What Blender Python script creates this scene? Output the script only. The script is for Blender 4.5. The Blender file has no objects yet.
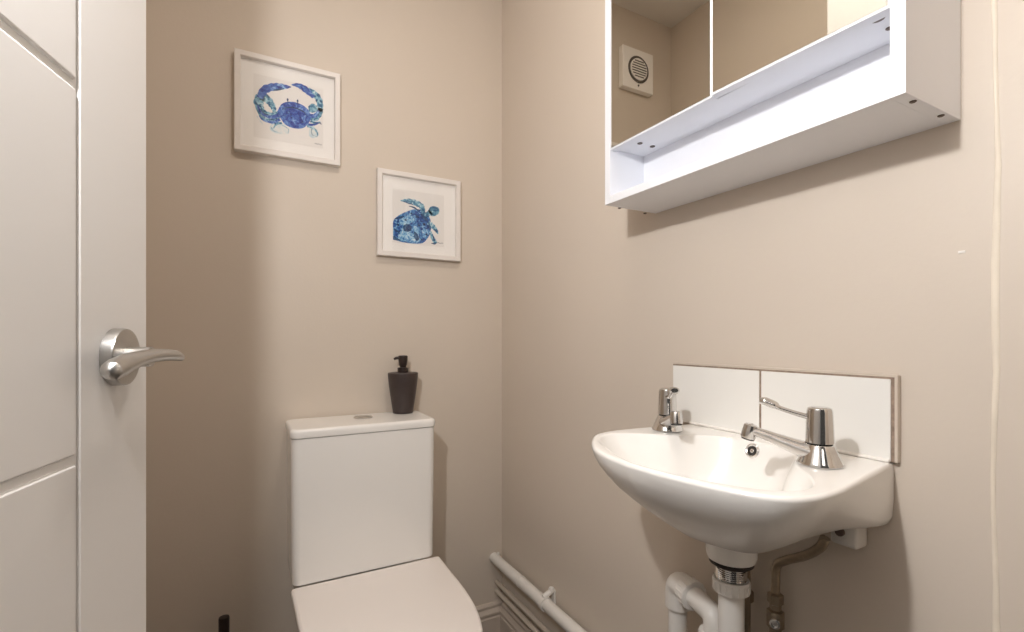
import bpy, bmesh, math, random
from mathutils import Vector, Matrix
random.seed(4)
C = bpy.context.scene.collection
H = 1.03                                   # camera height
YAW = math.radians(28.5); F = 482.0; HOR = 338.0
cs, sn = math.cos(YAW), math.sin(YAW)
def ray(px, py):                           # direction with unit depth through a pixel of the photograph
    r = (px-512)/F
    return Vector((sn + r*cs, cs - r*sn, -(py-HOR)/F))
CAM = Vector((0, 0, H))
def on_plane(px, py, p0, n):
    d = ray(px, py); t = (Vector(p0)-CAM).dot(Vector(n))/d.dot(Vector(n))
    return CAM + d*t

# ------------------------------------------------------------------ materials
def mat(name, col, rough=.5, metal=0., spec=.5, noise=None, bump=None, coat=0.):
    m = bpy.data.materials.new(name); m.use_nodes = True
    nt = m.node_tree; b = nt.nodes['Principled BSDF']
    b.inputs['Base Color'].default_value = (*col, 1)
    b.inputs['Roughness'].default_value = rough
    b.inputs['Metallic'].default_value = metal
    b.inputs['Specular IOR Level'].default_value = spec
    b.inputs['Coat Weight'].default_value = coat
    tc = nt.nodes.new('ShaderNodeTexCoord')
    if noise:
        sc, amt = noise
        n = nt.nodes.new('ShaderNodeTexNoise'); n.inputs['Scale'].default_value = sc; n.inputs['Detail'].default_value = 4
        nt.links.new(tc.outputs['Object'], n.inputs['Vector'])
        r = nt.nodes.new('ShaderNodeValToRGB')
        r.color_ramp.elements[0].position = .3; r.color_ramp.elements[1].position = .7
        r.color_ramp.elements[0].color = (*[c*(1-amt) for c in col], 1)
        r.color_ramp.elements[1].color = (*[min(1, c*(1+amt)) for c in col], 1)
        nt.links.new(n.outputs['Fac'], r.inputs['Fac']); nt.links.new(r.outputs['Color'], b.inputs['Base Color'])
    if bump:
        sc, st = bump
        n2 = nt.nodes.new('ShaderNodeTexNoise'); n2.inputs['Scale'].default_value = sc; n2.inputs['Detail'].default_value = 3
        nt.links.new(tc.outputs['Object'], n2.inputs['Vector'])
        bp = nt.nodes.new('ShaderNodeBump'); bp.inputs['Strength'].default_value = st; bp.inputs['Distance'].default_value = .002
        nt.links.new(n2.outputs['Fac'], bp.inputs['Height']); nt.links.new(bp.outputs['Normal'], b.inputs['Normal'])
    return m
M = {}
M['wall'] = mat('beige wall paint', (.634, .56, .482), .45, spec=.35, noise=(3, .012), bump=(140, .10))
M['ceiling'] = mat('ceiling paint', (.72, .69, .65), .8, noise=(5, .02))
M['floor'] = mat('grey vinyl floor', (.13, .115, .10), .5, noise=(14, .15))
M['skirt'] = mat('skirting paint', (.58, .50, .43), .4, noise=(8, .02))
M['door'] = mat('white door paint', (.87, .865, .86), .42, noise=(3, .01), bump=(60, .03))
M['ceramic'] = mat('white ceramic', (.85, .835, .81), .2, spec=.5, noise=(4, .01))
M['seat'] = mat('white seat plastic', (.83, .78, .745), .3, noise=(4, .01))
M['lam'] = mat('white laminate', (.81, .825, .87), .35, noise=(6, .008))
M['mirror'] = mat('mirror glass', (.83, .82, .765), .0, metal=1.)
M['tile'] = mat('white glazed tile', (.84, .83, .80), .1, noise=(5, .01))
M['grout'] = mat('stained grout', (.27, .20, .15), .8, noise=(120, .25))
M['chrome'] = mat('chrome', (.72, .71, .70), .1, metal=1., noise=(30, .02))
M['satin'] = mat('satin nickel', (.52, .51, .495), .3, metal=1., noise=(60, .03))
M['brass'] = mat('dull brass pipe', (.33, .27, .20), .38, metal=1., noise=(60, .15))
M['dark'] = mat('dark hollow', (.02, .017, .015), .6, noise=(40, .1))
M['rubber'] = mat('black rubber', (.02, .014, .012), .5, noise=(40, .1))
M['cap'] = mat('screw head metal', (.12, .09, .08), .45, metal=.7, noise=(100, .2))
M['soap'] = mat('dark brown bottle', (.045, .032, .03), .42, noise=(30, .1))
M['pump'] = mat('black brown pump', (.022, .013, .011), .35, noise=(30, .1))
M['pipe'] = mat('white waste plastic', (.74, .715, .68), .32, noise=(12, .03))
M['painted'] = mat('painted pipe', (.60, .53, .45), .4, noise=(12, .03))
M['frame'] = mat('off white picture frame', (.76, .72, .69), .4, noise=(20, .02))
M['mount'] = mat('white mount board', (.90, .88, .86), .8, noise=(20, .01))
M['paper'] = mat('print paper', (.83, .805, .785), .85, noise=(25, .015))
M['filler'] = mat('cream filler', (.78, .70, .59), .6, noise=(25, .04))
M['chip'] = mat('white filler', (.85, .82, .78), .7, noise=(40, .03))
M['fan'] = mat('white fan plastic', (.88, .85, .82), .4, noise=(10, .01))
M['fandark'] = mat('fan throat', (.12, .105, .09), .6, noise=(10, .05))
M['ink'] = mat('signature ink', (.25, .25, .28), .8, noise=(40, .05))

def watercolour(name, cols, sc):
    m = bpy.data.materials.new(name); m.use_nodes = True
    nt = m.node_tree; b = nt.nodes['Principled BSDF']; b.inputs['Roughness'].default_value = .85
    tc = nt.nodes.new('ShaderNodeTexCoord')
    n = nt.nodes.new('ShaderNodeTexNoise'); n.inputs['Scale'].default_value = sc; n.inputs['Detail'].default_value = 5
    n.inputs['Distortion'].default_value = 1.2
    nt.links.new(tc.outputs['Object'], n.inputs['Vector'])
    r = nt.nodes.new('ShaderNodeValToRGB'); e = r.color_ramp.elements
    e[0].position = .32; e[0].color = (*cols[0], 1); e[1].position = .68; e[1].color = (*cols[-1], 1)
    for i, c in enumerate(cols[1:-1]):
        x = e.new(.32+.36*(i+1)/(len(cols)-1)); x.color = (*c, 1)
    nt.links.new(n.outputs['Fac'], r.inputs['Fac']); nt.links.new(r.outputs['Color'], b.inputs['Base Color'])
    return m
M['wc_blue'] = watercolour('watercolour deep blue', [(.015, .025, .18), (.03, .07, .36), (.09, .20, .55), (.32, .52, .78)], 70)
M['wc_teal'] = watercolour('watercolour teal', [(.012, .045, .15), (.04, .17, .32), (.25, .50, .63), (.66, .76, .80)], 90)
M['wc_mix'] = watercolour('watercolour blue wash', [(.008, .02, .10), (.02, .07, .30), (.09, .28, .58), (.45, .68, .82)], 75)
M['wc_pale'] = watercolour('watercolour pale wash', [(.45, .62, .72), (.66, .74, .76), (.76, .78, .77), (.80, .78, .76)], 60)
M['wc_light'] = watercolour('watercolour light wash', [(.03, .12, .40), (.12, .34, .62), (.34, .58, .77), (.64, .77, .84)], 95)
M['wc_dark'] = watercolour('watercolour navy', [(.008, .014, .06), (.02, .05, .16), (.03, .09, .2), (.1, .2, .35)], 60)

def glass_pane():
    m = bpy.data.materials.new('picture glass'); m.use_nodes = True
    nt = m.node_tree; nt.nodes.clear()
    o = nt.nodes.new('ShaderNodeOutputMaterial'); mx = nt.nodes.new('ShaderNodeMixShader')
    t = nt.nodes.new('ShaderNodeBsdfTransparent'); g = nt.nodes.new('ShaderNodeBsdfGlossy'); g.inputs['Roughness'].default_value = .02
    mx.inputs[0].default_value = .035; nt.links.new(t.outputs[0], mx.inputs[1]); nt.links.new(g.outputs[0], mx.inputs[2])
    nt.links.new(mx.outputs[0], o.inputs['Surface'])
    return m
M['glass'] = glass_pane()

# ------------------------------------------------------------------ mesh helpers
def box(bm, x0, x1, y0, y1, z0, z1, bev=0, seg=2, mtx=None):
    t = bmesh.new()
    vs = [t.verts.new((x, y, z)) for x in (x0, x1) for y in (y0, y1) for z in (z0, z1)]
    for f in ((0,1,3,2),(4,6,7,5),(0,4,5,1),(2,3,7,6),(0,2,6,4),(1,5,7,3)):
        t.faces.new([vs[i] for i in f])
    if bev:
        bmesh.ops.bevel(t, geom=list(t.edges), offset=bev, segments=seg, profile=.5, affect='EDGES')
    if mtx is not None: bmesh.ops.transform(t, matrix=mtx, verts=list(t.verts))
    merge(bm, t)
def merge(bm, t):
    bmesh.ops.recalc_face_normals(t, faces=list(t.faces))
    me = bpy.data.meshes.new('tmp'); t.to_mesh(me); t.free(); bm.from_mesh(me); bpy.data.meshes.remove(me)
def loft(bm, rings, cap0=True, cap1=True, closed=True):
    t = bmesh.new(); R = [[t.verts.new(p) for p in r] for r in rings]
    n = len(R[0])
    for a, b in zip(R, R[1:]):
        for i in range(n if closed else n-1):
            j = (i+1) % n
            try: t.faces.new((a[i], a[j], b[j], b[i]))
            except ValueError: pass
    if cap0: t.faces.new(list(reversed(R[0])))
    if cap1: t.faces.new(R[-1])
    merge(bm, t)
def lathe(bm, prof, at=(0,0,0), axis=(0,0,1), n=32, cap0=True, cap1=True, sx=1., sy=1.):
    q = Vector((0,0,1)).rotation_difference(Vector(axis).normalized()).to_matrix()
    at = Vector(at)
    rings = [[at + q @ Vector((sx*r*math.cos(2*math.pi*i/n), sy*r*math.sin(2*math.pi*i/n), z)) for i in range(n)] for r, z in prof]
    loft(bm, rings, cap0, cap1)
def smooth_path(pts, k=8):
    P = [Vector(p) for p in pts]; out = []
    for i in range(len(P)-1):
        p0 = P[max(i-1, 0)]; p1 = P[i]; p2 = P[i+1]; p3 = P[min(i+2, len(P)-1)]
        for j in range(k):
            t = j/k
            out.append(.5*((2*p1)+(-p0+p2)*t+(2*p0-5*p1+4*p2-p3)*t*t+(-p0+3*p1-3*p2+p3)*t**3))
    out.append(P[-1]); return out
def tube(bm, pts, rad, n=20, cap=True, flat=None, up=(0,0,1)):
    P = [Vector(p) for p in pts]; m = len(P)
    if not isinstance(rad, (list, tuple)): rad = [rad]*m
    elif len(rad) != m:
        k = len(rad)-1; rr = []
        for i in range(m):
            s = i/(m-1)*k; a = min(int(s), k-1); rr.append(rad[a]+(rad[a+1]-rad[a])*(s-a))
        rad = rr
    T = []
    for i in range(m):
        T.append((P[min(i+1, m-1)]-P[max(i-1, 0)]).normalized())
    u = Vector(up); 
    if abs(u.dot(T[0])) > .95: u = Vector((1,0,0)) if abs(T[0].x) < .9 else Vector((0,1,0))
    u = (u - T[0]*u.dot(T[0])).normalized(); rings = []
    for i in range(m):
        u = (u - T[i]*u.dot(T[i])).normalized(); w = T[i].cross(u); f = flat or 1.
        rings.append([P[i]+u*(rad[i]*f*math.cos(2*math.pi*a/n))+w*(rad[i]*math.sin(2*math.pi*a/n)) for a in range(n)])
    loft(bm, rings, cap, cap)
def arc_corner(a, b, c, r, k=6):            # rounded corner at b
    a, b, c = Vector(a), Vector(b), Vector(c)
    p = b+(a-b).normalized()*r; q = b+(c-b).normalized()*r
    return [p*(1-t)**2+b*2*t*(1-t)+q*t*t for t in [i/k for i in range(k+1)]]
def obj(name, bm, m, parent=None, angle=35):
    me = bpy.data.meshes.new(name); bm.to_mesh(me); bm.free()
    me.materials.append(m)
    me.polygons.foreach_set('use_smooth', [True]*len(me.polygons))
    me.set_sharp_from_angle(angle=math.radians(angle))
    o = bpy.data.objects.new(name, me); C.objects.link(o)
    wn = o.modifiers.new('weighted', 'WEIGHTED_NORMAL'); wn.keep_sharp = True; wn.weight = 50
    if parent: 
        o.parent = parent
        base = Matrix.Identity(4); p = parent
        chain = []
        while p: chain.append(p); p = p.parent
        for p in reversed(chain): base = base @ Matrix.LocRotScale(p.location, p.rotation_euler, None)
        o.data.transform(base.inverted())
    return o
def thing(name, label, cat, loc, group=None):
    o = bpy.data.objects.new(name, None); C.objects.link(o); o.location = loc; o.empty_display_size = .05
    o['label'] = label; o['category'] = cat
    if group: o['group'] = group
    return o
def tag(o, label, cat, group=None):
    o['label'] = label; o['category'] = cat
    if group: o['group'] = group
def struct(name, bm, m, parent=None, angle=35):
    o = obj(name, bm, m, parent, angle)
    if not parent: o['kind'] = 'structure'
    return o
def bmn(): return bmesh.new()

# ------------------------------------------------------------------ room shell
XL, XR, YF, YB, ZC = -.32, .759, -.14, 1.47, 2.34
T = .1
b = bmn(); box(b, XL-T, XR+T, YF-1.3, YB+T, -.08, 0); struct('floor', b, M['floor'])
b = bmn(); box(b, XL-T, XR+T, YF-T, YB+T, ZC, ZC+.08); struct('ceiling', b, M['ceiling'])
b = bmn(); box(b, XL-T, XR+T, YB, YB+T, 0, ZC); struct('wall_back', b, M['wall'])
b = bmn(); box(b, XR, XR+T, YF-T, YB, 0, ZC); wr = struct('wall_right', b, M['wall'])
b = bmn(); box(b, XL-T, XL, YF-T, YB, 0, ZC); struct('wall_left', b, M['wall'])
DX0, DX1, DH = -.288, .497, 2.0            # doorway
b = bmn(); box(b, XL, DX0-.02, YF-T, YF, 0, ZC); box(b, DX1+.02, XR, YF-T, YF, 0, ZC); box(b, DX0-.02, DX1+.02, YF-T, YF, DH+.02, ZC)
struct('wall_front', b, M['wall'])
b = bmn(); box(b, DX0-.02, DX0, YF-T, YF, 0, DH, .002); box(b, DX1, DX1+.02, YF-T, YF, 0, DH, .002); box(b, DX0-.02, DX1+.02, YF-T, YF, DH, DH+.02, .002)
struct('trim_1', b, M['door'])

# skirting: an ogee profile extruded along each wall (t = out from wall, z = height)
SK = [(0,0),(.016,0),(.016,.088),(.013,.092),(.013,.096),(.017,.100),(.017,.106),(.012,.112),(.009,.118),(.010,.122),(.010,.127),(.005,.134),(0,.135)]
def skirting(name, p0, p1, nrm, far=0):
    p0, p1, n = Vector(p0), Vector(p1), Vector(nrm); b = bmn()
    loft(b, [[p+n*t+Vector((0,0,z)) for t, z in SK] for p in (p0, p1)])
    struct(name, b, M['skirt'], angle=25)
skirting('baseboard_back', (XL, YB, 0), (XR, YB, 0), (0,-1,0))
skirting('baseboard_right', (XR, YF, 0), (XR, YB-.017, 0), (-1,0,0))
skirting('baseboard_left', (XL, YF+.03, 0), (XL, YB-.017, 0), (1,0,0))

# wavy caulk line on the right wall near the door, and a dab of filler
b = bmn(); rings = []
for i in range(60):
    z = i/59*ZC
    y = .2235 + .0011*math.sin(z*9.)+.0009*math.sin(z*23+1)+.0006*random.uniform(-1,1); w = .0030+.0008*math.sin(z*13)
    rings.append([Vector((XR-.0002, y-w, z)), Vector((XR-.0018, y-w*.5, z)), Vector((XR-.0018, y+w*.5, z)), Vector((XR-.0002, y+w, z))])
loft(b, rings, True, True); o = struct('trim_2', b, M['filler'], angle=80)
b = bmn()
p = on_plane(962, 252, (XR,0,0), (1,0,0))
box(b, XR-.0012, XR, p.y-.0035, p.y+.0035, p.z-.0016, p.z+.0016, .0006)
obj('filler_dab', b, M['chip'], wr)

# ------------------------------------------------------------------ door (ajar, hinged at the doorway)
DA = math.radians(13.2); du = Vector((math.sin(DA), math.cos(DA), 0)); dn = Vector((math.cos(DA), -math.sin(DA), 0))
EY = .645; rr = ray(147, 338); E = Vector((rr.x/rr.y*EY, EY, 0))
DW = .762; HINGE = E - du*DW
dm = Matrix(((du.x, dn.x, 0, HINGE.x), (du.y, dn.y, 0, HINGE.y), (0,0,1,0), (0,0,0,1)))  # local: x along door, y out of face, z up
def dl(px, py, off=0):
    w = on_plane(px, py, HINGE+dn*off, dn); return dm.inverted() @ w
door = bpy.data.objects.new('door_1', None); C.objects.link(door); door.location = HINGE; door['kind'] = 'structure'
door['label'] = 'white moulded panel door standing ajar at the doorway'
b = bmn(); GX = dl(77, 338).x; G1 = dl(70, 79).z; G2 = dl(68, 463).z
print('door', E, HINGE, GX, G1, G2)
Z0, Z1 = .008, 1.985; gd = .0025; gw = .0035
box(b, 0, DW, -.035, -gd, Z0, Z1, .001, mtx=dm)
box(b, GX+gw, DW, -gd-.001, 0, Z0, Z1, .0024, 3, mtx=dm)                   # lock stile
LS = .11
box(b, 0, LS-gw, -gd-.001, 0, Z0, Z1, .0024, 3, mtx=dm)
zs = [Z0, .27, G2, G1, Z1]
for a, c in zip(zs, zs[1:]):
    box(b, LS, GX, -gd-.001, 0, a+(gw if a > Z0 else 0), c-(gw if c < Z1 else 0), .0024, 3, mtx=dm)
slab = obj('door_leaf', b, M['door'], door)
# lever handle on a round rose
hc = dl(115, 357)                                                         # rose centre on the face
RZ = hc.z; hx = hc.x
def D(x, y, z): return dm @ Vector((x, y, z))
hnd = bpy.data.objects.new('door_handle', None); C.objects.link(hnd); hnd.parent = door
hnd.location = D(hx, 0, RZ) - HINGE
b = bmn(); lathe(b, [(.0272,0),(.0272,.008),(.0266,.0098),(.0245,.0105),(.010,.0105)], D(hx,0,RZ), dn, 40)
obj('rose', b, M['satin'], hnd)
b = bmn()
tube(b, [D(hx,.0105,RZ), D(hx,.030,RZ)], .0095, 20)
OFF = .031
pix = [(107.5, 372.5), (111, 371), (118, 367.5), (127, 363), (138, 359), (151, 356), (164, 355), (175, 355.5), (181, 357.5)]
LV = []
for (px, py) in pix:
    q = dl(px, py, OFF); LV.append(D(q.x, OFF, q.z))
tube(b, smooth_path(LV, 6), [.0015, .0078, .0090, .0085, .0074, .0066, .0062, .0058, .0038], 20)
obj('lever', b, M['satin'], hnd, 50)
b = bmn(); box(b, -.0015, 0, -.03, -.006, RZ-.09, RZ+.06, .0005, mtx=Matrix.Translation((0,0,0)) @ dm @ Matrix.Translation((DW+.0016,0,0)))
obj('latch_plate', b, M['satin'], door)
for z in (.25, 1.75):
    b = bmn(); tube(b, [D(-.004,-.003,z-.05), D(-.004,-.003,z+.05)], .005, 14); obj('hinge', b, M['satin'], door)

# ------------------------------------------------------------------ picture frames
def stroke(b, pts, ws, tf, off, k=6):
    P = smooth_path([(u, v, 0) for u, v in pts], k); m = len(P); L = []; R = []
    for i, p in enumerate(P):
        t = (P[min(i+1, m-1)]-P[max(i-1, 0)]); t = t.normalized() if t.length else Vector((1,0,0)); n = Vector((-t.y, t.x, 0))
        s = i/(m-1)*(len(ws)-1); a = min(int(s), len(ws)-2); w = ws[a]+(ws[a+1]-ws[a])*(s-a)
        w *= 1+.12*math.sin(i*1.9)
        L.append(tf(p+n*w, off)); R.append(tf(p-n*w, off))
    for i in range(m-1):
        b.faces.new([b.verts.new(x) for x in (L[i], R[i], R[i+1], L[i+1])])
def blob(b, pts, tf, off, k=6):
    P = smooth_path([(u, v, 0) for u, v in pts+pts[:1]], k)[:-1]
    b.faces.new([b.verts.new(tf(p, off)) for p in P])
def disc(b, u, v, ru, rv, tf, off, n=14):
    b.faces.new([b.verts.new(tf(Vector((u+ru*math.cos(2*math.pi*i/n), v+rv*math.sin(2*math.pi*i/n), 0)), off)) for i in range(n)])

def picture(label, x0, x1, z0, z1, draw, paper):
    DEP = .021; y1 = YB-.001; y0 = y1-DEP; fw = .0155
    t = thing('framed_picture', label, 'picture', ((x0+x1)/2, y1, z0))
    b = bmn()
    # four mitred rails with a stepped section
    sec = [(0, 0), (0, DEP-.0015), (.0015, DEP), (fw-.002, DEP), (fw, DEP-.003), (fw, .004), (fw, 0)]
    cor = [(x0, z0, 1, 1), (x1, z0, -1, 1), (x1, z1, -1, -1), (x0, z1, 1, -1)]
    rings = [[Vector((cx+sx*a, y1-d, cz+sz*a)) for a, d in sec] for cx, cz, sx, sz in cor]
    rings.append(rings[0]); loft(b, rings, False, False)
    bmesh.ops.remove_doubles(b, verts=list(b.verts), dist=1e-6); bmesh.ops.recalc_face_normals(b, faces=list(b.faces))
    obj('frame', b, M['frame'], t, 30)
    b = bmn(); box(b, x0+fw, x1-fw, y1-.009, y1-.001, z0+fw, z1-fw); obj('mount', b, M['mount'], t)
    yy = y1-.0092
    def tf(p, off): return Vector((x0+(x1-x0)*p.x, yy-off, z1-(z1-z0)*p.y))
    u0, u1, v0, v1 = paper
    b = bmn(); box(b, x0+(x1-x0)*u0, x0+(x1-x0)*u1, yy-.0003, y1-.009, z1-(z1-z0)*v1, z1-(z1-z0)*v0); pr = obj('print', b, M['paper'], t)
    draw(tf, pr)
    b = bmn(); box(b, x0+fw, x1-fw, y1-.0150, y1-.0138, z0+fw, z1-fw); obj('glass', b, M['glass'], t)
    return t
def emit(name, fn, m, pr):                  # paints one layer of the picture into the print's own mesh
    t = bmn(); fn(t); bmesh.ops.recalc_face_normals(t, faces=list(t.faces)); me = pr.data
    if m.name not in me.materials: me.materials.append(m)
    k = me.materials.find(m.name)
    tm = bpy.data.meshes.new('tmp'); t.to_mesh(tm); t.free()
    tm.transform(Matrix.Translation(pr.parent.location).inverted())
    b = bmn(); b.from_mesh(me); n0 = len(b.faces); b.from_mesh(tm); b.faces.ensure_lookup_table()
    for f in b.faces[n0:]: f.material_index = k
    b.to_mesh(me); b.free(); bpy.data.meshes.remove(tm)
def crab(tf, pr):
    def pale(b):
        blob(b, [(.34,.66),(.40,.635),(.48,.66),(.50,.72),(.44,.755),(.36,.755),(.315,.72)], tf, .0004)
        blob(b, [(.70,.60),(.76,.62),(.785,.69),(.74,.735),(.69,.71)], tf, .0004)
        stroke(b, [(.20,.62),(.26,.70)], [.004,.003], tf, .0004)
    def teal(b):
        # left claw: arm and pincers
        stroke(b, [(.41,.55),(.33,.585),(.245,.56),(.215,.47),(.245,.385)], [.03,.032,.034,.045,.035], tf, .0005)
        stroke(b, [(.405,.58),(.33,.635),(.25,.62),(.20,.555)], [.014,.018,.016,.004], tf, .0005)
        stroke(b, [(.235,.40),(.30,.43),(.345,.49),(.36,.54)], [.045,.04,.028,.015], tf, .0005)
        # right claw
        stroke(b, [(.685,.52),(.745,.53),(.79,.46),(.80,.40)], [.022,.026,.028,.03], tf, .0005)
        stroke(b, [(.80,.44),(.795,.34),(.755,.27),(.68,.225)], [.02,.034,.036,.02], tf, .0005)
        blob(b, [(.68,.41),(.72,.37),(.765,.385),(.77,.435),(.73,.465),(.69,.46)], tf, .0005)
        stroke(b, [(.70,.565),(.76,.57),(.80,.545)], [.010,.012,.003], tf, .0005)
        stroke(b, [(.43,.64),(.38,.66),(.345,.72)], [.012,.010,.003], tf, .0005)
        stroke(b, [(.67,.62),(.72,.625),(.765,.66),(.775,.70)], [.012,.012,.009,.003], tf, .0005)
    def blue(b):
        blob(b, [(.385,.53),(.43,.44),(.51,.40),(.60,.40),(.675,.44),(.71,.51),(.685,.585),(.63,.65),(.54,.67),(.45,.64)], tf, .0007)
        stroke(b, [(.225,.43),(.27,.335),(.36,.28),(.44,.26),(.515,.245)], [.026,.038,.036,.028,.004], tf, .0006)
        stroke(b, [(.52,.22),(.59,.212),(.66,.24),(.735,.30)], [.004,.026,.036,.018], tf, .0006)
        stroke(b, [(.40,.565),(.33,.60),(.25,.58),(.205,.51)], [.018,.018,.016,.006], tf, .0006)
        stroke(b, [(.41,.605),(.35,.65),(.26,.645),(.22,.61)], [.014,.014,.010,.003], tf, .0006)
        stroke(b, [(.69,.50),(.745,.495),(.785,.43)], [.020,.020,.008], tf, .0006)
        stroke(b, [(.66,.59),(.70,.60),(.75,.585),(.79,.56)], [.012,.012,.010,.003], tf, .0006)
    def dark(b):
        for u, v in ((.483,.385),(.578,.375)):
            disc(b, u, v, .009, .014, tf, .0008); stroke(b, [(u,v),(u+.004,v+.04)], [.004,.004], tf, .0008)
        stroke(b, [(.43,.50),(.47,.47),(.55,.455),(.63,.475),(.665,.51)], [.003,.006,.008,.006,.003], tf, .0008)
        for k in range(9):
            disc(b, random.uniform(.45,.65), random.uniform(.46,.60), .008, .006, tf, .0008, 8)
        stroke(b, [(.78,.57),(.80,.56),(.81,.575)], [.003,.007,.003], tf, .0008)
        stroke(b, [(.235,.54),(.265,.575),(.31,.585)], [.004,.007,.003], tf, .0008)
        stroke(b, [(.35,.32),(.40,.30),(.45,.275)], [.006,.010,.003], tf, .0008)
        stroke(b, [(.37,.655),(.36,.665)], [.006,.004], tf, .0008)
    def lines(b):
        for pts in ([(.33,.70),(.35,.735),(.42,.75)], [(.43,.66),(.49,.69),(.485,.74)], [(.715,.64),(.72,.70),(.77,.715)]):
            stroke(b, pts, [.0025,.003,.002], tf, .0006)
        for k in range(4):
            disc(b, .60+k*.012, .745+.004*(k%2), .002, .002, tf, .0006, 6)
    def sig(b):
        stroke(b, [(.745,.795),(.76,.785),(.77,.797),(.785,.786),(.80,.795),(.815,.79)], [.0025]*6, tf, .0006)
    emit('pale_legs', pale, M['wc_pale'], pr); emit('claws', teal, M['wc_teal'], pr); emit('crab_shell', blue, M['wc_blue'], pr)
    emit('dark_accents', dark, M['wc_dark'], pr); emit('leg_outlines', lines, M['wc_teal'], pr); emit('signature', sig, M['ink'], pr)
def turtle(tf, pr):
    def shell(b):
        blob(b, [(.185,.80),(.185,.69),(.19,.58),(.25,.51),(.34,.455),(.43,.415),(.53,.415),(.61,.475),(.64,.575),(.625,.68),(.59,.75),(.53,.81),(.42,.825),(.29,.82)], tf, .0005)
    def wash(b):
        blob(b, [(.24,.75),(.28,.69),(.38,.70),(.47,.72),(.50,.79),(.40,.81),(.27,.80)], tf, .0007)
        blob(b, [(.25,.57),(.33,.51),(.40,.50),(.43,.55),(.36,.60),(.28,.615)], tf, .0007)
        blob(b, [(.52,.66),(.57,.63),(.60,.68),(.56,.73)], tf, .0007)
        blob(b, [(.41,.63),(.45,.61),(.49,.68),(.46,.70)], tf, .0007)
    def teal(b):
        stroke(b, [(.55,.49),(.60,.45),(.64,.42)], [.03,.03,.035], tf, .0006)
        blob(b, [(.60,.41),(.63,.36),(.69,.345),(.735,.365),(.735,.42),(.69,.46),(.64,.465)], tf, .0006)
        stroke(b, [(.27,.335),(.35,.325),(.45,.335),(.525,.375),(.54,.46)], [.003,.026,.036,.034,.02], tf, .0006)
        stroke(b, [(.60,.55),(.65,.585),(.70,.635),(.725,.68)], [.026,.030,.022,.004], tf, .0006)
        stroke(b, [(.63,.66),(.65,.72),(.68,.77),(.70,.80)], [.012,.022,.024,.018], tf, .0006)
    def dark(b):
        stroke(b, [(.20,.56),(.26,.535),(.30,.515)], [.004,.014,.004], tf, .0008)
        blob(b, [(.30,.63),(.345,.60),(.39,.615),(.40,.66),(.36,.69),(.31,.68)], tf, .0008)
        blob(b, [(.43,.68),(.465,.70),(.49,.76),(.46,.79),(.43,.74)], tf, .0008)
        stroke(b, [(.53,.47),(.56,.51),(.60,.53)], [.006,.02,.006], tf, .0008)
        stroke(b, [(.19,.76),(.22,.79),(.27,.80)], [.012,.015,.004], tf, .0008)
        stroke(b, [(.195,.68),(.24,.70),(.26,.73)], [.010,.010,.003], tf, .0008)
        stroke(b, [(.60,.55),(.625,.60),(.62,.65)], [.004,.010,.004], tf, .0008)
        stroke(b, [(.37,.385),(.43,.395),(.49,.43)], [.003,.010,.006], tf, .0008)
        stroke(b, [(.30,.335),(.36,.35),(.42,.36)], [.003,.008,.003], tf, .0008)
        stroke(b, [(.66,.37),(.70,.365),(.725,.385)], [.003,.010,.003], tf, .0008)
        stroke(b, [(.63,.44),(.65,.47)], [.006,.004], tf, .0008)
        stroke(b, [(.64,.80),(.68,.805),(.70,.79)], [.004,.009,.004], tf, .0008)
        stroke(b, [(.66,.70),(.67,.74)], [.004,.007], tf, .0008)
        stroke(b, [(.68,.625),(.70,.655)], [.005,.008], tf, .0008)
    def mottle(b):
        for u, v, r in ((.24,.62,.016),(.47,.50,.022),(.52,.47,.016),(.55,.58,.018),(.49,.60,.016),(.22,.70,.014),(.57,.52,.014),(.33,.555,.014),(.40,.47,.014),(.58,.70,.014),(.52,.77,.012)):
            blob(b, [(u-r,v),(u-.3*r,v-.9*r),(u+r,v-.4*r),(u+.7*r,v+.8*r),(u-.4*r,v+.7*r)], tf, .0009)
    def dots(b):
        for u, v in ((.64,.215),(.66,.235),(.70,.225),(.72,.25),(.68,.28),(.73,.29),(.645,.27)):
            disc(b, u, v, .004, .004, tf, .0006, 8)
    def sig(b):
        stroke(b, [(.71,.79),(.73,.785),(.75,.793),(.77,.785),(.785,.79)], [.003]*5, tf, .0006)
    emit('mottling', mottle, M['wc_dark'], pr); emit('turtle_shell', shell, M['wc_mix'], pr); emit('shell_highlights', wash, M['wc_light'], pr); emit('head_and_flippers', teal, M['wc_teal'], pr)
    emit('dark_accents', dark, M['wc_dark'], pr); emit('splashes', dots, M['wc_pale'], pr); emit('signature', sig, M['ink'], pr)
picture('white framed square picture of a blue watercolour crab on beige wall', -.0375, .227, H+.493, H+.757, crab, (.17, .83, .19, .83))
picture('white framed square picture of a blue watercolour turtle above the cistern', .332, .598, H+.2475, H+.507, turtle, (.18, .80, .20, .835))

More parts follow.
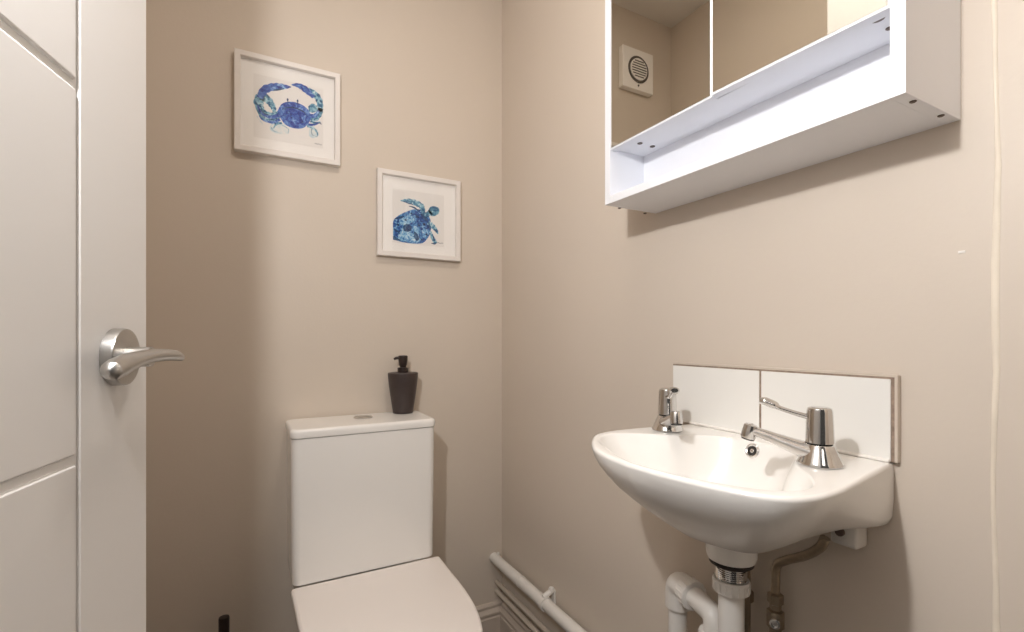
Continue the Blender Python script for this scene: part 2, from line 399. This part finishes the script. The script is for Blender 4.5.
# ------------------------------------------------------------------ mirror cabinet
CX0, CX1, CY0, CY1, CZ0, CZ1 = .622, XR, .2545, .7570, H+.265, H+.83
th = .015
cab = thing('mirror_cabinet', 'white wall cabinet with two mirror doors over an open shelf', 'cabinet', (XR, (CY0+CY1)/2, CZ0))
SZ = H+.3725                                     # underside of the shelf behind the doors
b = bmn()
box(b, CX0, CX1, CY0, CY0+th, CZ0, CZ1, .0008)
obj('side_panel', b, M['lam'], cab)
b = bmn(); box(b, CX0, CX1, CY1-th, CY1, CZ0, CZ1, .0008); obj('side_panel', b, M['lam'], cab)
b = bmn(); box(b, CX0+.0004, CX1, CY0+th, CY1-th, CZ0+.0002, CZ0+th, .0006)
bp_ = obj('bottom_board', b, M['lam'], cab)
b = bmn(); box(b, CX0+.018, .711, CY0+th, CY1-th, SZ, SZ+th, .0008); sh = obj('shelf', b, M['lam'], cab)
b = bmn(); box(b, .711, .717, CY0+th, CY1-th, CZ0+th, CZ1-th, 0); obj('back_panel', b, M['lam'], cab)
b = bmn(); box(b, CX0, CX1, CY0+th, CY1-th, CZ1-th, CZ1, .0008); obj('top_board', b, M['lam'], cab)
SEAM = .5025
def mdoor(ya, yb, rot, name='mirror_door'):
    yc = (ya+yb)/2; xc = CX0+.008
    mt = Matrix.Translation((xc, yc, 0)) @ Matrix.Rotation(math.radians(rot), 4, 'Z') @ Matrix.Translation((-xc, -yc, 0))
    z0, z1 = SZ-.003, CZ1-th-.002; e = .0035
    b = bmn(); box(b, CX0+.0008, CX0+.016, ya, yb, z0, z1, .0006, mtx=mt); d = obj(name, b, M['lam'], cab)
    b = bmn(); box(b, CX0, CX0+.0012, ya+e, yb-e, z0+e, z1-e, 0, mtx=mt); obj('mirror_glass', b, M['mirror'], d)
mdoor(SEAM+.0008, CY1-th-.001, 0)
mdoor(CY0+th+.001, SEAM-.0008, 2.6)
def screw(px, py, plane_z, r, par):
    p = on_plane(px, py, (0,0,plane_z), (0,0,1)); b = bmn()
    lathe(b, [(r, .0002), (r, -.0008), (r*.75, -.0014), (r*.3, -.0010)], p, (0,0,1), 16); obj('screw_cap', b, M['cap'], par)
for a in ((619.5, 208.0), (645, 213.2), (913, 101.3), (941, 115.4)): screw(*a, CZ0, .0034, bp_)
for *a, r_ in ((640, 143.2, .005), (652.5, 146.3, .005), (877.5, 18.5, .0075), (889.5, 28.0, .004)): screw(*a, SZ, r_, sh)

# ------------------------------------------------------------------ tiled splashback
sp = thing('tile_splashback', 'two white glazed tiles forming a splashback above the washbasin', 'splashback', (XR, .51, H-.2))
RIM0 = H-.1665
TZ0, TZ1, TX = H-.1655, H-.0535, XR-.010
b = bmn(); box(b, XR-.0085, XR,   .316, .7005, TZ0, TZ1+.0015, .0006); obj('grout_bed', b, M['grout'], sp)
b = bmn(); box(b, XR-.0095, XR-.0005, .3172, .6995, TZ1+.0012, TZ1+.005, .001); obj('top_bead', b, M['painted'], sp)
for a, c in ((.5125, .6995), (.3235, .5088)):
    b = bmn(); box(b, TX, XR-.0015, a, c, TZ0, TZ1-.0015, .0012, 2); obj('tile', b, M['tile'], sp)
b = bmn(); box(b, XR-.0095, XR-.0005, .3155, .3195, TZ0, TZ1+.004, .001); obj('edge_bead', b, M['painted'], sp)

b = bmn(); tube(b, [(TX-.0005, .3245, RIM0+.0025), (TX-.0005, .656, RIM0+.0025)], .0024, 12); obj('sealant', b, M['chip'], sp)
# ------------------------------------------------------------------ washbasin
BYC = .490; RIM = H-.1665
def bas(u, v, z): return Vector((XR-.0012-v, BYC+u, RIM+z))
basin = thing('washbasin', 'small white ceramic cloakroom washbasin fixed to the beige wall', 'washbasin', (XR, BYC, RIM-.17))
half = [(0,.318),(.05,.3135),(.10,.304),(.147,.290),(.181,.270),(.196,.236),(.197,.19),(.188,.13),(.176,.06),(.1665,.0)]
curve = [(q.x, q.y) for q in smooth_path([(x, y, 0) for x, y in half], 6)]
half_l = [(0,.318),(.05,.3125),(.090,.301),(.120,.283),(.149,.260),(.176,.231),(.188,.19),(.186,.13),(.176,.06),(.1665,.0)]
curve_l = [(q.x, q.y) for q in smooth_path([(x, y, 0) for x, y in half_l], 6)]
outl = curve_l + [(x, 0.) for x in (.12, .06, 0)]
outl = outl + [(-x, y) for x, y in reversed((curve + [(x, 0.) for x in (.12, .06)])[1:])]
inner_h = [(0,.306),(.05,.301),(.10,.288),(.142,.268),(.168,.242),(.174,.205),(.150,.165),(.108,.125),(.078,.075),(.04,.048),(0,.044)]
ic = [(q.x, q.y) for q in smooth_path([(x, y, 0) for x, y in inner_h], 6)]
innl = [(x-(.016*max(0, min(1, (y-.15)/.10)) if x > 0 else 0)*min(1, x/.1), y-(.006*min(1, x/.08) if y > .2 else 0)) for x, y in ic] + [(-x, y) for x, y in reversed(ic[1:-1])]
c0 = (0., .165)
def polar(poly, th_):
    dx, dy = math.sin(th_), math.cos(th_); best = 0
    for (x0, y0), (x1, y1) in zip(poly, poly[1:]+poly[:1]):
        x0 -= c0[0]; x1 -= c0[0]; y0 -= c0[1]; y1 -= c0[1]
        ex, ey = x1-x0, y1-y0; den = dx*ey-dy*ex
        if abs(den) < 1e-12: continue
        t = (x0*ey-y0*ex)/den; s = (x0*dy-y0*dx)/den
        if t > 0 and -1e-9 <= s <= 1+1e-9: best = max(best, t)
    return (c0[0]+dx*best, c0[1]+dy*best)
tc_ = math.atan2(.1665, -c0[1])
ths = [tc_*i/66 for i in range(67)] + [tc_+(math.pi-tc_)*i/14 for i in range(1, 15)]
ths = ths + [-t for t in reversed(ths[1:-1])]
OUT = [polar(outl, t) for t in ths]; INN = [polar(innl, t) for t in ths]
wallp = [(1,0),(1,-.045),(.99,-.068),(.965,-.077),(.90,-.082),(.78,-.088),(.66,-.098),(.54,-.109),(.42,-.119),(.34,-.123)]
frontp = [(1,0),(.985,-.010),(.955,-.022),(.90,-.037),(.83,-.053),(.74,-.069),(.64,-.085),(.54,-.100),(.42,-.116),(.34,-.123)]
def oring(k):
    out = []
    for (u, v) in OUT:
        w = min(1, max(0, v/.20)); w = w*w*(3-2*w)
        f = wallp[k][0]*(1-w)+frontp[k][0]*w; z = wallp[k][1]*(1-w)+frontp[k][1]*w
        out.append(bas(u*f, v*(.35+.65*f), z-.006))
    return out
rings = [oring(k) for k in range(len(wallp)-1, -1, -1)]
def inset(ring, d):
    return [(c0[0]+(u-c0[0])*(1-d/max(.05, math.hypot(u-c0[0], v-c0[1]))), c0[1]+(v-c0[1])*(1-d/max(.05, math.hypot(u-c0[0], v-c0[1])))) for u, v in ring]
for d, z in ((.0008, -.003), (.0026, -.0009), (.0055, 0)):
    rings.append([bas(u, max(v, 0) if vv > 1e-6 else 0, z) for (u, v), (uu, vv) in zip(inset(OUT, d), OUT)])
dc = (.002, .125)
rings.append([bas(u, v, -.0002) for u, v in inset(INN, -.004)])
rings.append([bas(u, v, -.0012) for u, v in inset(INN, -.0015)])
DEP = .100
for i in range(0, 22):
    s = 1-(i/21)*.90
    z = -.003 - DEP*(1-s**2.3)
    if i == 0: z = -.0028
    w = min(1, max(0, (s-.45)/.5)); w = w*w*(3-2*w)
    SH = [(w*u+(1-w)*(dc[0]+.150*math.sin(t)), w*v+(1-w)*(.160+.115*math.cos(t))) for (u, v), t in zip(INN, ths)]
    rings.append([bas(dc[0]+(u-dc[0])*s, dc[1]+(v-dc[1])*s, z) for u, v in SH])
b = bmn(); loft(b, rings, True, True)
bo = bas(.0065, .100, 0)
lathe(b, [(.037,-.115),(.037,-.168),(.035,-.175),(.030,-.1770),(.012,-.1770)], (bo.x, bo.y, RIM), (0,0,1), 36)
obj('basin_body', b, M['ceramic'], basin, 50)
b = bmn(); dr = bas(dc[0], dc[1], -.003-DEP)
lathe(b, [(.012,.0005),(.020,.002),(.0215,.001),(.0215,-.002)], (dr.x, dr.y, dr.z+.0035), (0,0,1), 28, True, True); obj('waste_ring', b, M['chrome'], basin)
# overflow hole on the back slope of the bowl
ax = Vector((-.92, 0, .38)).normalized()
s = .80; zb = -.003-DEP*(1-s**2.3)
# back inner point at about u = -.012
def bowl_pt(u_sel, s):
    k = min(range(len(INN)), key=lambda i: (abs(INN[i][0]-u_sel) + (10 if INN[i][1] > .1 else 0)))
    u, v = INN[k]; return bas(dc[0]+(u-dc[0])*s, dc[1]+(v-dc[1])*s, -.003-DEP*(1-s**2.3))
pa, pb = bowl_pt(.004, .985), bowl_pt(.004, .905)
tg = (pb-pa).normalized(); ax = Vector((tg.z, 0, -tg.x)); ax = ax if ax.x < 0 else -ax; ax.normalize()
oc = (pa+pb)/2
b = bmn(); lathe(b, [(.0118,-.004),(.0118,.0010),(.0100,.0020),(.0082,.0012),(.0076,-.002)], oc, ax, 28, True, True)
ov = obj('overflow_ring', b, M['chrome'], basin)
b = bmn(); lathe(b, [(.0078,-.0015),(.0078,.0004),(.001,.0006)], oc, ax, 20); obj('overflow_hole', b, M['dark'], ov)
b = bmn(); lathe(b, [(.0032,.0002),(.0032,.0012),(.0018,.0018)], oc, ax, 14); obj('overflow_screw', b, M['chrome'], ov)
# fixing bracket under the right end
b = bmn(); box(b, XR-.030, XR-.0005, .354, .390, H-.292, H-.258, .005, 3)
br = obj('wall_bracket', b, M['pipe'], basin)
b = bmn(); lathe(b, [(.006,0),(.006,.004),(.003,.005)], (XR-.030, .375, H-.272), (-1,0,0), 12); obj('bracket_bolt', b, M['cap'], br)

# ------------------------------------------------------------------ taps
def tap(label, bx, by, dirv, lever_lift):
    z0 = RIM+.0006
    t = thing('basin_tap', label, 'tap', (bx, by, z0))
    d = Vector((dirv[0], dirv[1], 0)).normalized(); P = Vector((bx, by, z0))
    b = bmn()
    lathe(b, [(.0270,0),(.0272,.002),(.0258,.0045),(.0235,.010),(.0195,.019),(.0170,.0255),(.0150,.027)], P, (0,0,1), 36)
    obj('tap_body', b, M['chrome'], t, 40)
    b = bmn()
    A = P+Vector((0,0,.0165))
    A = P+Vector((0,0,.0130)); path = [A+d*.002, A+d*.022+Vector((0,0,.0050)), A+d*.050+Vector((0,0,.0140)), A+d*.072+Vector((0,0,.0210)), A+d*.081+Vector((0,0,.0230))]
    tube(b, smooth_path(path, 5), [.0190,.0155,.0112,.0092,.0084], 22, flat=.72)
    N = A+d*.083+Vector((0,0,.0225))
    dn_ = (Vector((0,0,-1))+d*.25).normalized()
    lathe(b, [(.0070,-.0095),(.0092,-.0080),(.0100,0),(.0098,.0085),(.0094,.0105)], N, dn_, 26)
    s_ = obj('spout', b, M['chrome'], t, 40)
    b = bmn(); lathe(b, [(.0085,.0102),(.0085,.0125),(.0060,.0128)], N, dn_, 22); obj('aerator', b, M['dark'], s_)
    b = bmn(); lathe(b, [(.0150,.0275),(.0168,.0285),(.0160,.050),(.0150,.070),(.0138,.0735),(.0105,.0750)], P, (0,0,1), 34); hd = obj('tap_head', b, M['chrome'], t, 40)
    b = bmn()
    Q = P+Vector((0,0,.0605))
    lp = [Q+d*.012, Q+d*.030+Vector((0,0,.0045)), Q+d*.046+Vector((0,0,.0095)), Q+d*.052+Vector((0,0,.013)), Q+d*.064+Vector((0,0,.0175)), Q+d*.071+Vector((0,0,.0180))]
    tube(b, smooth_path(lp, 5), [.0062,.0056,.0054,.0088,.0096,.0060], 18, flat=.62)
    obj('lever', b, M['chrome'], hd, 50)
    return t
tap('chrome lever tap at the end of the basin nearest the toilet', .6640, .6330, (-.60, -.80), 0)
tap('chrome lever tap at the basin end nearest the doorway, lever pointing inward', .6600, .3650, (-.50, .86), 0)

# ------------------------------------------------------------------ trap and waste pipe
bx, by = bo.x, bo.y
tx, ty = .7035, .645
trap = thing('sink_trap', 'white plastic tubular trap hanging under the washbasin', 'trap', (bx, by, H-.56))
b = bmn(); lathe(b, [(.012,H-.351),(.029,H-.351),(.0325,H-.3485),(.0325,H-.3450),(.030,H-.3437),(.012,H-.3437)], (bx,by,0), (0,0,1), 32); obj('gasket', b, M['rubber'], trap)
b = bmn(); pr = [(.012,H-.380)]
z = H-.379
while z < H-.3545: pr += [(.0215, z), (.0228, z+.0012), (.0215, z+.0024)]; z += .003
pr += [(.0215,H-.3515),(.012,H-.3515)]
lathe(b, pr, (bx,by,0), (0,0,1), 32); obj('threaded_tail', b, M['chrome'], trap)
def nut(p, axis, r, h):
    b = bmn(); lathe(b, [(r*.8,0),(r,.002),(r,h-.003),(r*.96,h),(r*.8,h)], p, axis, 32)
    for i in range(18):
        a = 2*math.pi*i/18; q = Vector((0,0,1)).rotation_difference(Vector(axis).normalized()).to_matrix()
        tube(b, [Vector(p)+q @ Vector((r*math.cos(a), r*math.sin(a), .003)), Vector(p)+q @ Vector((r*math.cos(a), r*math.sin(a), h-.004))], .0012, 6)
    return b
obj('coupling_nut', nut((bx,by,H-.394), (0,0,1), .0265, .021), M['pipe'], trap)
b = bmn(); r2 = Vector((bx+.014, by+.042, 0))
zb = H-.55
path = [Vector((bx,by,H-.375)), Vector((bx,by,zb))]
for i in range(1, 12):
    a = math.pi*i/12; mid = (Vector((bx,by,0))+r2)/2; h = (Vector((bx,by,0))-r2)/2
    path.append(Vector((mid.x+h.x*math.cos(a), mid.y+h.y*math.cos(a), zb-.031*math.sin(a))))
path += [Vector((r2.x, r2.y, zb)), Vector((r2.x, r2.y, H-.50))]
tube(b, path, .0188, 28); obj('u_bend', b, M['pipe'], trap)
obj('coupling_nut', nut((r2.x,r2.y,H-.505), (0,0,1), .0245, .022), M['pipe'], trap)
EZ = H-.456; el = Vector((tx, ty, EZ)); hd = (Vector((tx,ty,0))-r2).normalized()
b = bmn(); st = Vector((r2.x, r2.y, H-.486)); co = Vector((r2.x, r2.y, EZ))
pth = [st]+arc_corner(st, co, co+hd*.1, .016, 8)+[el-hd*.030]
tube(b, pth, .0175, 26); obj('outlet_bend', b, M['pipe'], trap)
obj('coupling_nut', nut(el-hd*.056, hd, .0248, .026), M['pipe'], trap)
wp = thing('waste_pipe', 'thick white waste pipe running along the wall to the corner behind the toilet', 'pipe', (tx, ty, .05))
b = bmn()
pth = [el-hd*.0297]+arc_corner(el-hd*.03, el, el-Vector((0,0,.1)), .020, 8)+[el-Vector((0,0,.046))]
tube(b, pth, .0225, 28); obj('elbow', b, M['pipe'], wp)
WX, WZ = .7275, H-.7455
b = bmn(); a = el-Vector((0,0,.044)); c1 = Vector((tx, ty, WZ)); c2 = Vector((WX, ty+.09, WZ)); e2 = Vector((WX, YB-.0005, WZ))
tube(b, [a]+arc_corner(a, c1, c2, .035, 8)+arc_corner(c1, c2, e2, .02, 5)+[e2], .0168, 28); pp = obj('pipe_run', b, M['pipe'], wp, 50)
def clip(y, par):
    b = bmn(); n = 20; w = .009
    rings = []
    for i in range(n+1):
        a = math.radians(-60+ i/n*300)
        rings.append([Vector((WX+rad*math.cos(a), y+s_*w, WZ+rad*math.sin(a))) for rad, s_ in ((.0170,-1),(.0198,-1),(.0198,1),(.0170,1))])
    loft(b, rings)
    tube(b, smooth_path([(WX-.006, y, WZ+.019), (WX+.010, y, WZ+.025), (XR-.006, y, WZ+.030)], 4), [.007, .008, .007], 14)
    lathe(b, [(.009,0),(.009,.006),(.006,.011),(.002,.012)], (XR-.010, y, WZ+.029), (0,0,1), 14)
    box(b, XR-.006, XR, y-w, y+w, WZ-.006, WZ+.034, .002)
    obj('pipe_clip', b, M['pipe'], wp)
q = on_plane(545, 597, (WX,0,0), (1,0,0)); clip(q.y, wp)
q2 = on_plane(518, 575, (WX-.01,0,0), (1,0,0))
b = bmn(); tube(b, [(WX, q2.y-.003, WZ), (WX, q2.y+.003, WZ)], .0178, 28); obj('joint_ring', b, M['pipe'], wp)
b = bmn(); lathe(b, [(.006,0),(.006,.004),(.004,.008),(.002,.009)], (WX+.008, YB-.018, WZ+.0145), (0,0,1), 14); obj('clip_screw', b, M['pipe'], wp)

# ------------------------------------------------------------------ heating pipes in the corner
for (hx_, hz, lb) in ((.7385, H-.831, 'upper of the two thin painted heating pipes above the skirting'),
                      (.7385, H-.862, 'lower of the two thin painted heating pipes just above the skirting')):
    b = bmn(); tube(b, [(hx_, YF+.002, hz), (hx_, YB-.0005, hz)], .0078, 18)
    o = obj('heating_pipe', b, M['painted'], None, 50); tag(o, lb, 'pipe')

# ------------------------------------------------------------------ supply pipes
t = thing('supply_pipe', 'bent brass supply pipe with shutoff valve below the tap nearest the doorway', 'pipe', (.722, .466, .0))
b = bmn()
P = [(.700,.380,H-.277),(.702,.388,H-.294),(.712,.415,H-.318),(.720,.448,H-.340),(.722,.464,H-.356),(.722,.466,H-.385),(.722,.466,H-.41)]
tube(b, smooth_path(P, 6), .0066, 16); obj('bent_pipe', b, M['brass'], t, 50)
b = bmn(); lathe(b, [(.008,H-.398),(.0115,H-.400),(.0115,H-.414),(.0085,H-.416),(.0085,H-.424),(.0125,H-.426),(.0125,H-.452),(.0085,H-.454),(.0085,H-.462),(.0115,H-.464),(.0115,H-.478),(.007,H-.480)], (.722,.466,0), (0,0,1), 6)
v = obj('shutoff_valve', b, M['brass'], t, 30)
b = bmn(); lathe(b, [(.0075,0),(.0075,.006),(.005,.0065),(.005,.004)], (.7115,.460,H-.439), (-.85,-.5,0), 16); obj('valve_screw', b, M['chrome'], v)
b = bmn(); tube(b, [(.722,.466,H-.478),(.722,.466,.0)], .0075, 16); obj('riser', b, M['brass'], t)
t = thing('supply_pipe', 'dark supply pipe rising behind the trap of the washbasin', 'pipe', (.738, .528, .0))
b = bmn(); tube(b, [(.738,.528,0),(.738,.528,H-.306)], .0068, 16); obj('riser', b, M['brass'], t)
b = bmn(); lathe(b, [(.0105,H-.445),(.0115,H-.443),(.0115,H-.428),(.0105,H-.426)], (.738,.528,0), (0,0,1), 6); obj('coupling', b, M['brass'], t)

# ------------------------------------------------------------------ toilet
TXc = .2700
toilet = thing('toilet', 'white close coupled toilet with closed lid against the back wall', 'toilet', (TXc, 1.25, 0))
cw = .1845
def rrect(x0, x1, y0, y1, r, z, n=6):
    pts = []
    for cx, cy, a0 in ((x1-r, y1-r, 0), (x0+r, y1-r, 90), (x0+r, y0+r, 180), (x1-r, y0+r, 270)):
        for i in range(n+1):
            a = math.radians(a0+90*i/n); pts.append(Vector((cx+r*math.cos(a), cy+r*math.sin(a), z)))
    return pts
CF, CB = 1.276, 1.462
LT = H-.2235; LB = LT-.0235; CBOT = H-.6065
b = bmn()
loft(b, [rrect(TXc-cw+.006, TXc+cw-.006, CF+.006, CB, .018, CBOT), rrect(TXc-cw+.004, TXc+cw-.004, CF+.004, CB, .02, CBOT+.003), rrect(TXc-cw+.003, TXc+cw-.003, CF+.006, CB, .02, CBOT+.05), rrect(TXc-cw+.001, TXc+cw-.001, CF+.002, CB, .02, LB)])
cist = obj('cistern', b, M['ceramic'], toilet, 50)
b = bmn()
e = .0015
def lidr(i, z): return rrect(TXc-cw-e+i, TXc+cw+e-i, CF-e+i, CB+.003-i, .02, z)
loft(b, [lidr(.006, LB+.0006), lidr(.001, LB+.002), lidr(0, LB+.006), lidr(0, LT-.008), lidr(.0015, LT-.0035), lidr(.005, LT-.0008), lidr(.010, LT)])
lid = obj('cistern_lid', b, M['ceramic'], cist, 50)
b = bmn(); q = on_plane(363, 417.6, (0,0,LT), (0,0,1))
lathe(b, [(.026,-.001),(.026,.0022),(.0235,.0032),(.0225,.0022),(.0222,.0012)], (q.x,q.y,LT), (0,0,1), 32); fb = obj('flush_button', b, M['chrome'], cist)
b = bmn(); lathe(b, [(.0220,.0005),(.0220,.0028),(.020,.0038),(.006,.0040)], (q.x,q.y,LT), (0,0,1), 32)
obj('button_cap', b, M['satin'], fb)
def dshape(hw, yb, yf, z, n=40, ex=2.5, rb=.008):
    # straight back, sides easing into a rounded front
    pts = []; yc = yb-(yb-yf)*.22
    for i in range(n+1):
        a = math.pi*i/n; c_, s_ = math.cos(a), math.sin(a)
        pts.append(Vector((TXc+.004+hw*.985*math.copysign(abs(c_)**(2/ex), c_), yc-(yc-yf)*abs(s_)**(2/ex), z)))
    # pts go from +x side over front to -x side; add the back corners
    pts.append(Vector((TXc+.004-hw, yb-rb, z))); pts.append(Vector((TXc+.004-hw+rb*.3, yb-rb*.3, z))); pts.append(Vector((TXc+.004-hw+rb, yb, z)))
    pts.append(Vector((TXc+.004+hw-rb, yb, z))); pts.append(Vector((TXc+.004+hw-rb*.3, yb-rb*.3, z))); pts.append(Vector((TXc+.004+hw, yb-rb, z)))
    return pts
SL = H-.606; YBk = CF+.001; YFr = .795
b = bmn(); loft(b, [dshape(.186, YBk, YFr+.003, SL-.017), dshape(.189, YBk, YFr, SL-.014), dshape(.189, YBk, YFr, SL-.005), dshape(.1865, YBk, YFr+.003, SL-.001), dshape(.180, YBk-.004, YFr+.010, SL)])
obj('toilet_lid', b, M['seat'], toilet, 50)
b = bmn(); loft(b, [dshape(.181, YBk-.02, YFr+.008, SL-.035), dshape(.185, YBk-.018, YFr+.004, SL-.032), dshape(.185, YBk-.018, YFr+.004, SL-.021), dshape(.182, YBk-.02, YFr+.007, SL-.0185)])
obj('toilet_seat', b, M['seat'], toilet, 50)
for sx in (-1, 1):
    b = bmn(); tube(b, [(TXc+sx*.078-.018, YBk-.004, SL-.026), (TXc+sx*.078+.018, YBk-.004, SL-.026)], .009, 16); obj('lid_hinge', b, M['chrome'], toilet)
b = bmn(); R = []
for z, hw, yb, yf in ((0,.115,1.44,1.02),(.02,.117,1.44,1.015),(.06,.108,1.44,1.03),(.16,.105,1.44,1.02),(.25,.125,1.45,.95),(.32,.158,1.455,.88),(.36,.172,1.458,.855),(SL-.045,.176,1.46,.848),(SL-.037,.174,1.46,.85)):
    R.append(dshape(hw, yb, yf, z, ex=2.3))
loft(b, R); obj('pan', b, M['ceramic'], toilet, 50)

# ------------------------------------------------------------------ soap dispenser on the cistern
q = on_plane(403, 412.8, (0,0,LT), (0,0,1)); sx_, sy_ = q.x, q.y
sd = thing('soap_dispenser', 'dark brown soap pump bottle standing on the cistern lid', 'soap dispenser', (sx_, sy_, LT))
b = bmn(); lathe(b, [(.024,0),(.0285,.0005),(.0295,.003),(.033,.025),(.0375,.055),(.0415,.085),(.0438,.108),(.0442,.117),(.0432,.1195),(.039,.1205),(.012,.1215)], (sx_,sy_,LT+.0003), (0,0,1), 40)
obj('bottle', b, M['soap'], sd)
b = bmn(); lathe(b, [(.0155,.1205),(.0162,.1215),(.0162,.134),(.0150,.1355),(.0095,.136),(.0095,.139),(.0118,.143),(.0135,.156),(.0138,.168),(.0125,.171),(.005,.172)], (sx_,sy_,LT), (0,0,1), 28)
pm = obj('pump', b, M['pump'], sd)
b = bmn(); dd = Vector((-.88,.36,0)).normalized()
dd = Vector((-cs, sn, 0))*.95 + Vector((-sn,-cs,0))*.2
P0 = Vector((sx_,sy_,LT+.164)); tube(b, smooth_path([P0+dd*.006, P0+dd*.020+Vector((0,0,-.0005)), P0+dd*.027+Vector((0,0,-.004))], 5), [.005,.0042,.003], 12); obj('nozzle', b, M['pump'], pm)

# ------------------------------------------------------------------ toilet brush
q = on_plane(224, 616.5, (0,1.385,0), (0,1,0))
tb = thing('toilet_brush', 'black toilet brush standing on the floor beside the toilet', 'toilet brush', (q.x, 1.385, 0))
b = bmn(); lathe(b, [(.044,0),(.046,.003),(.046,.012),(.042,.10),(.038,.125),(.034,.127),(.034,.120),(.012,.119)], (q.x,1.385,0), (0,0,1), 32); obj('holder', b, M['rubber'], tb)
b = bmn(); lathe(b, [(.009,.118),(.009,.235),(.0115,.25),(.0122,q.z-.004),(.0110,q.z-.001),(.004,q.z)], (q.x,1.385,0), (0,0,1), 20); obj('handle', b, M['pump'], tb)

# ------------------------------------------------------------------ extractor fan high on the back wall (seen in the mirror)
fx0, fx1, fz0, fz1 = -.192, -.031, H+.985, H+1.147
fan = thing('extractor_fan', 'square white extractor fan with round grille seen in the mirror', 'extractor fan', ((fx0+fx1)/2, YB, fz0))
fcx, fcz = (fx0+fx1)/2, (fz0+fz1)/2
b = bmn(); box(b, fx0, fx1, YB-.026, YB, fz0, fz1, .004, 2); obj('fan_cover', b, M['fan'], fan)
b = bmn(); lathe(b, [(.053,0),(.053,.002),(.046,.0035),(.046,.0005)], (fcx, YB-.0262, fcz), (0,-1,0), 36); obj('grille_recess', b, M['fandark'], fan)
b = bmn(); lathe(b, [(.043,.0),(.043,.0045),(.041,.0055),(.006,.0055)], (fcx, YB-.0262, fcz), (0,-1,0), 36); obj('grille_disc', b, M['fan'], fan)
for i in range(7):
    z = fcz-.030+i*.010; w = math.sqrt(max(.0001, .038**2-(z-fcz)**2))
    b = bmn(); box(b, fcx-w, fcx+w, YB-.0335, YB-.0316, z-.0018, z+.0018, .0005); obj('grille_slot', b, M['fandark'], fan)
b = bmn(); lathe(b, [(.004,0),(.004,.002),(.002,.0025)], (fcx, YB-.026, fz0+.018), (0,-1,0), 12); obj('indicator_lamp', b, M['fandark'], fan)

# ------------------------------------------------------------------ light
def area(name, loc, target, size, power, col, shape='DISK', spread=180):
    l = bpy.data.lights.new(name, 'AREA'); l.shape = shape; l.size = size; l.energy = power; l.color = col; l.spread = math.radians(spread)
    o = bpy.data.objects.new(name, l); C.objects.link(o); o.location = loc
    o.rotation_euler = (Vector(target)-Vector(loc)).to_track_quat('-Z', 'Y').to_euler(); return o
FL = Vector((-.163, .255, H+.475))
l = bpy.data.lights.new('flash', 'POINT'); l.energy = 22; l.color = (1., .985, .975); l.shadow_soft_size = .022
o = bpy.data.objects.new('flash', l); C.objects.link(o); o.location = FL
area('ceiling_lamp', (.30, .50, ZC-.01), (.30, .50, 0), .28, 6.0, (1., .90, .80))
area('hall_lamp', (-.3, -.8, 1.95), (.3, .6, 1.0), .4, 1.0, (1., .93, .86))
w = bpy.data.worlds.new('hallway'); bpy.context.scene.world = w; w.use_nodes = True
w.node_tree.nodes['Background'].inputs[0].default_value = (1., .93, .85, 1); w.node_tree.nodes['Background'].inputs[1].default_value = .07

# ------------------------------------------------------------------ camera
cam = bpy.data.cameras.new('camera'); co_ = bpy.data.objects.new('camera', cam); C.objects.link(co_)
co_.location = CAM; co_.rotation_euler = (math.radians(90), 0, -YAW)
cam.sensor_fit = 'HORIZONTAL'; cam.sensor_width = 36; cam.lens = 36*F/1024
cam.shift_y = (HOR-316)/1024; cam.clip_start = .01
sc = bpy.context.scene; sc.camera = co_
vs = sc.view_settings; vs.view_transform = 'Standard'; vs.look = 'None'; vs.gamma = 1; vs.use_curve_mapping = False; vs.exposure = 0
sc.cycles.max_bounces = 10; sc.cycles.diffuse_bounces = 6; sc.cycles.caustics_reflective = False
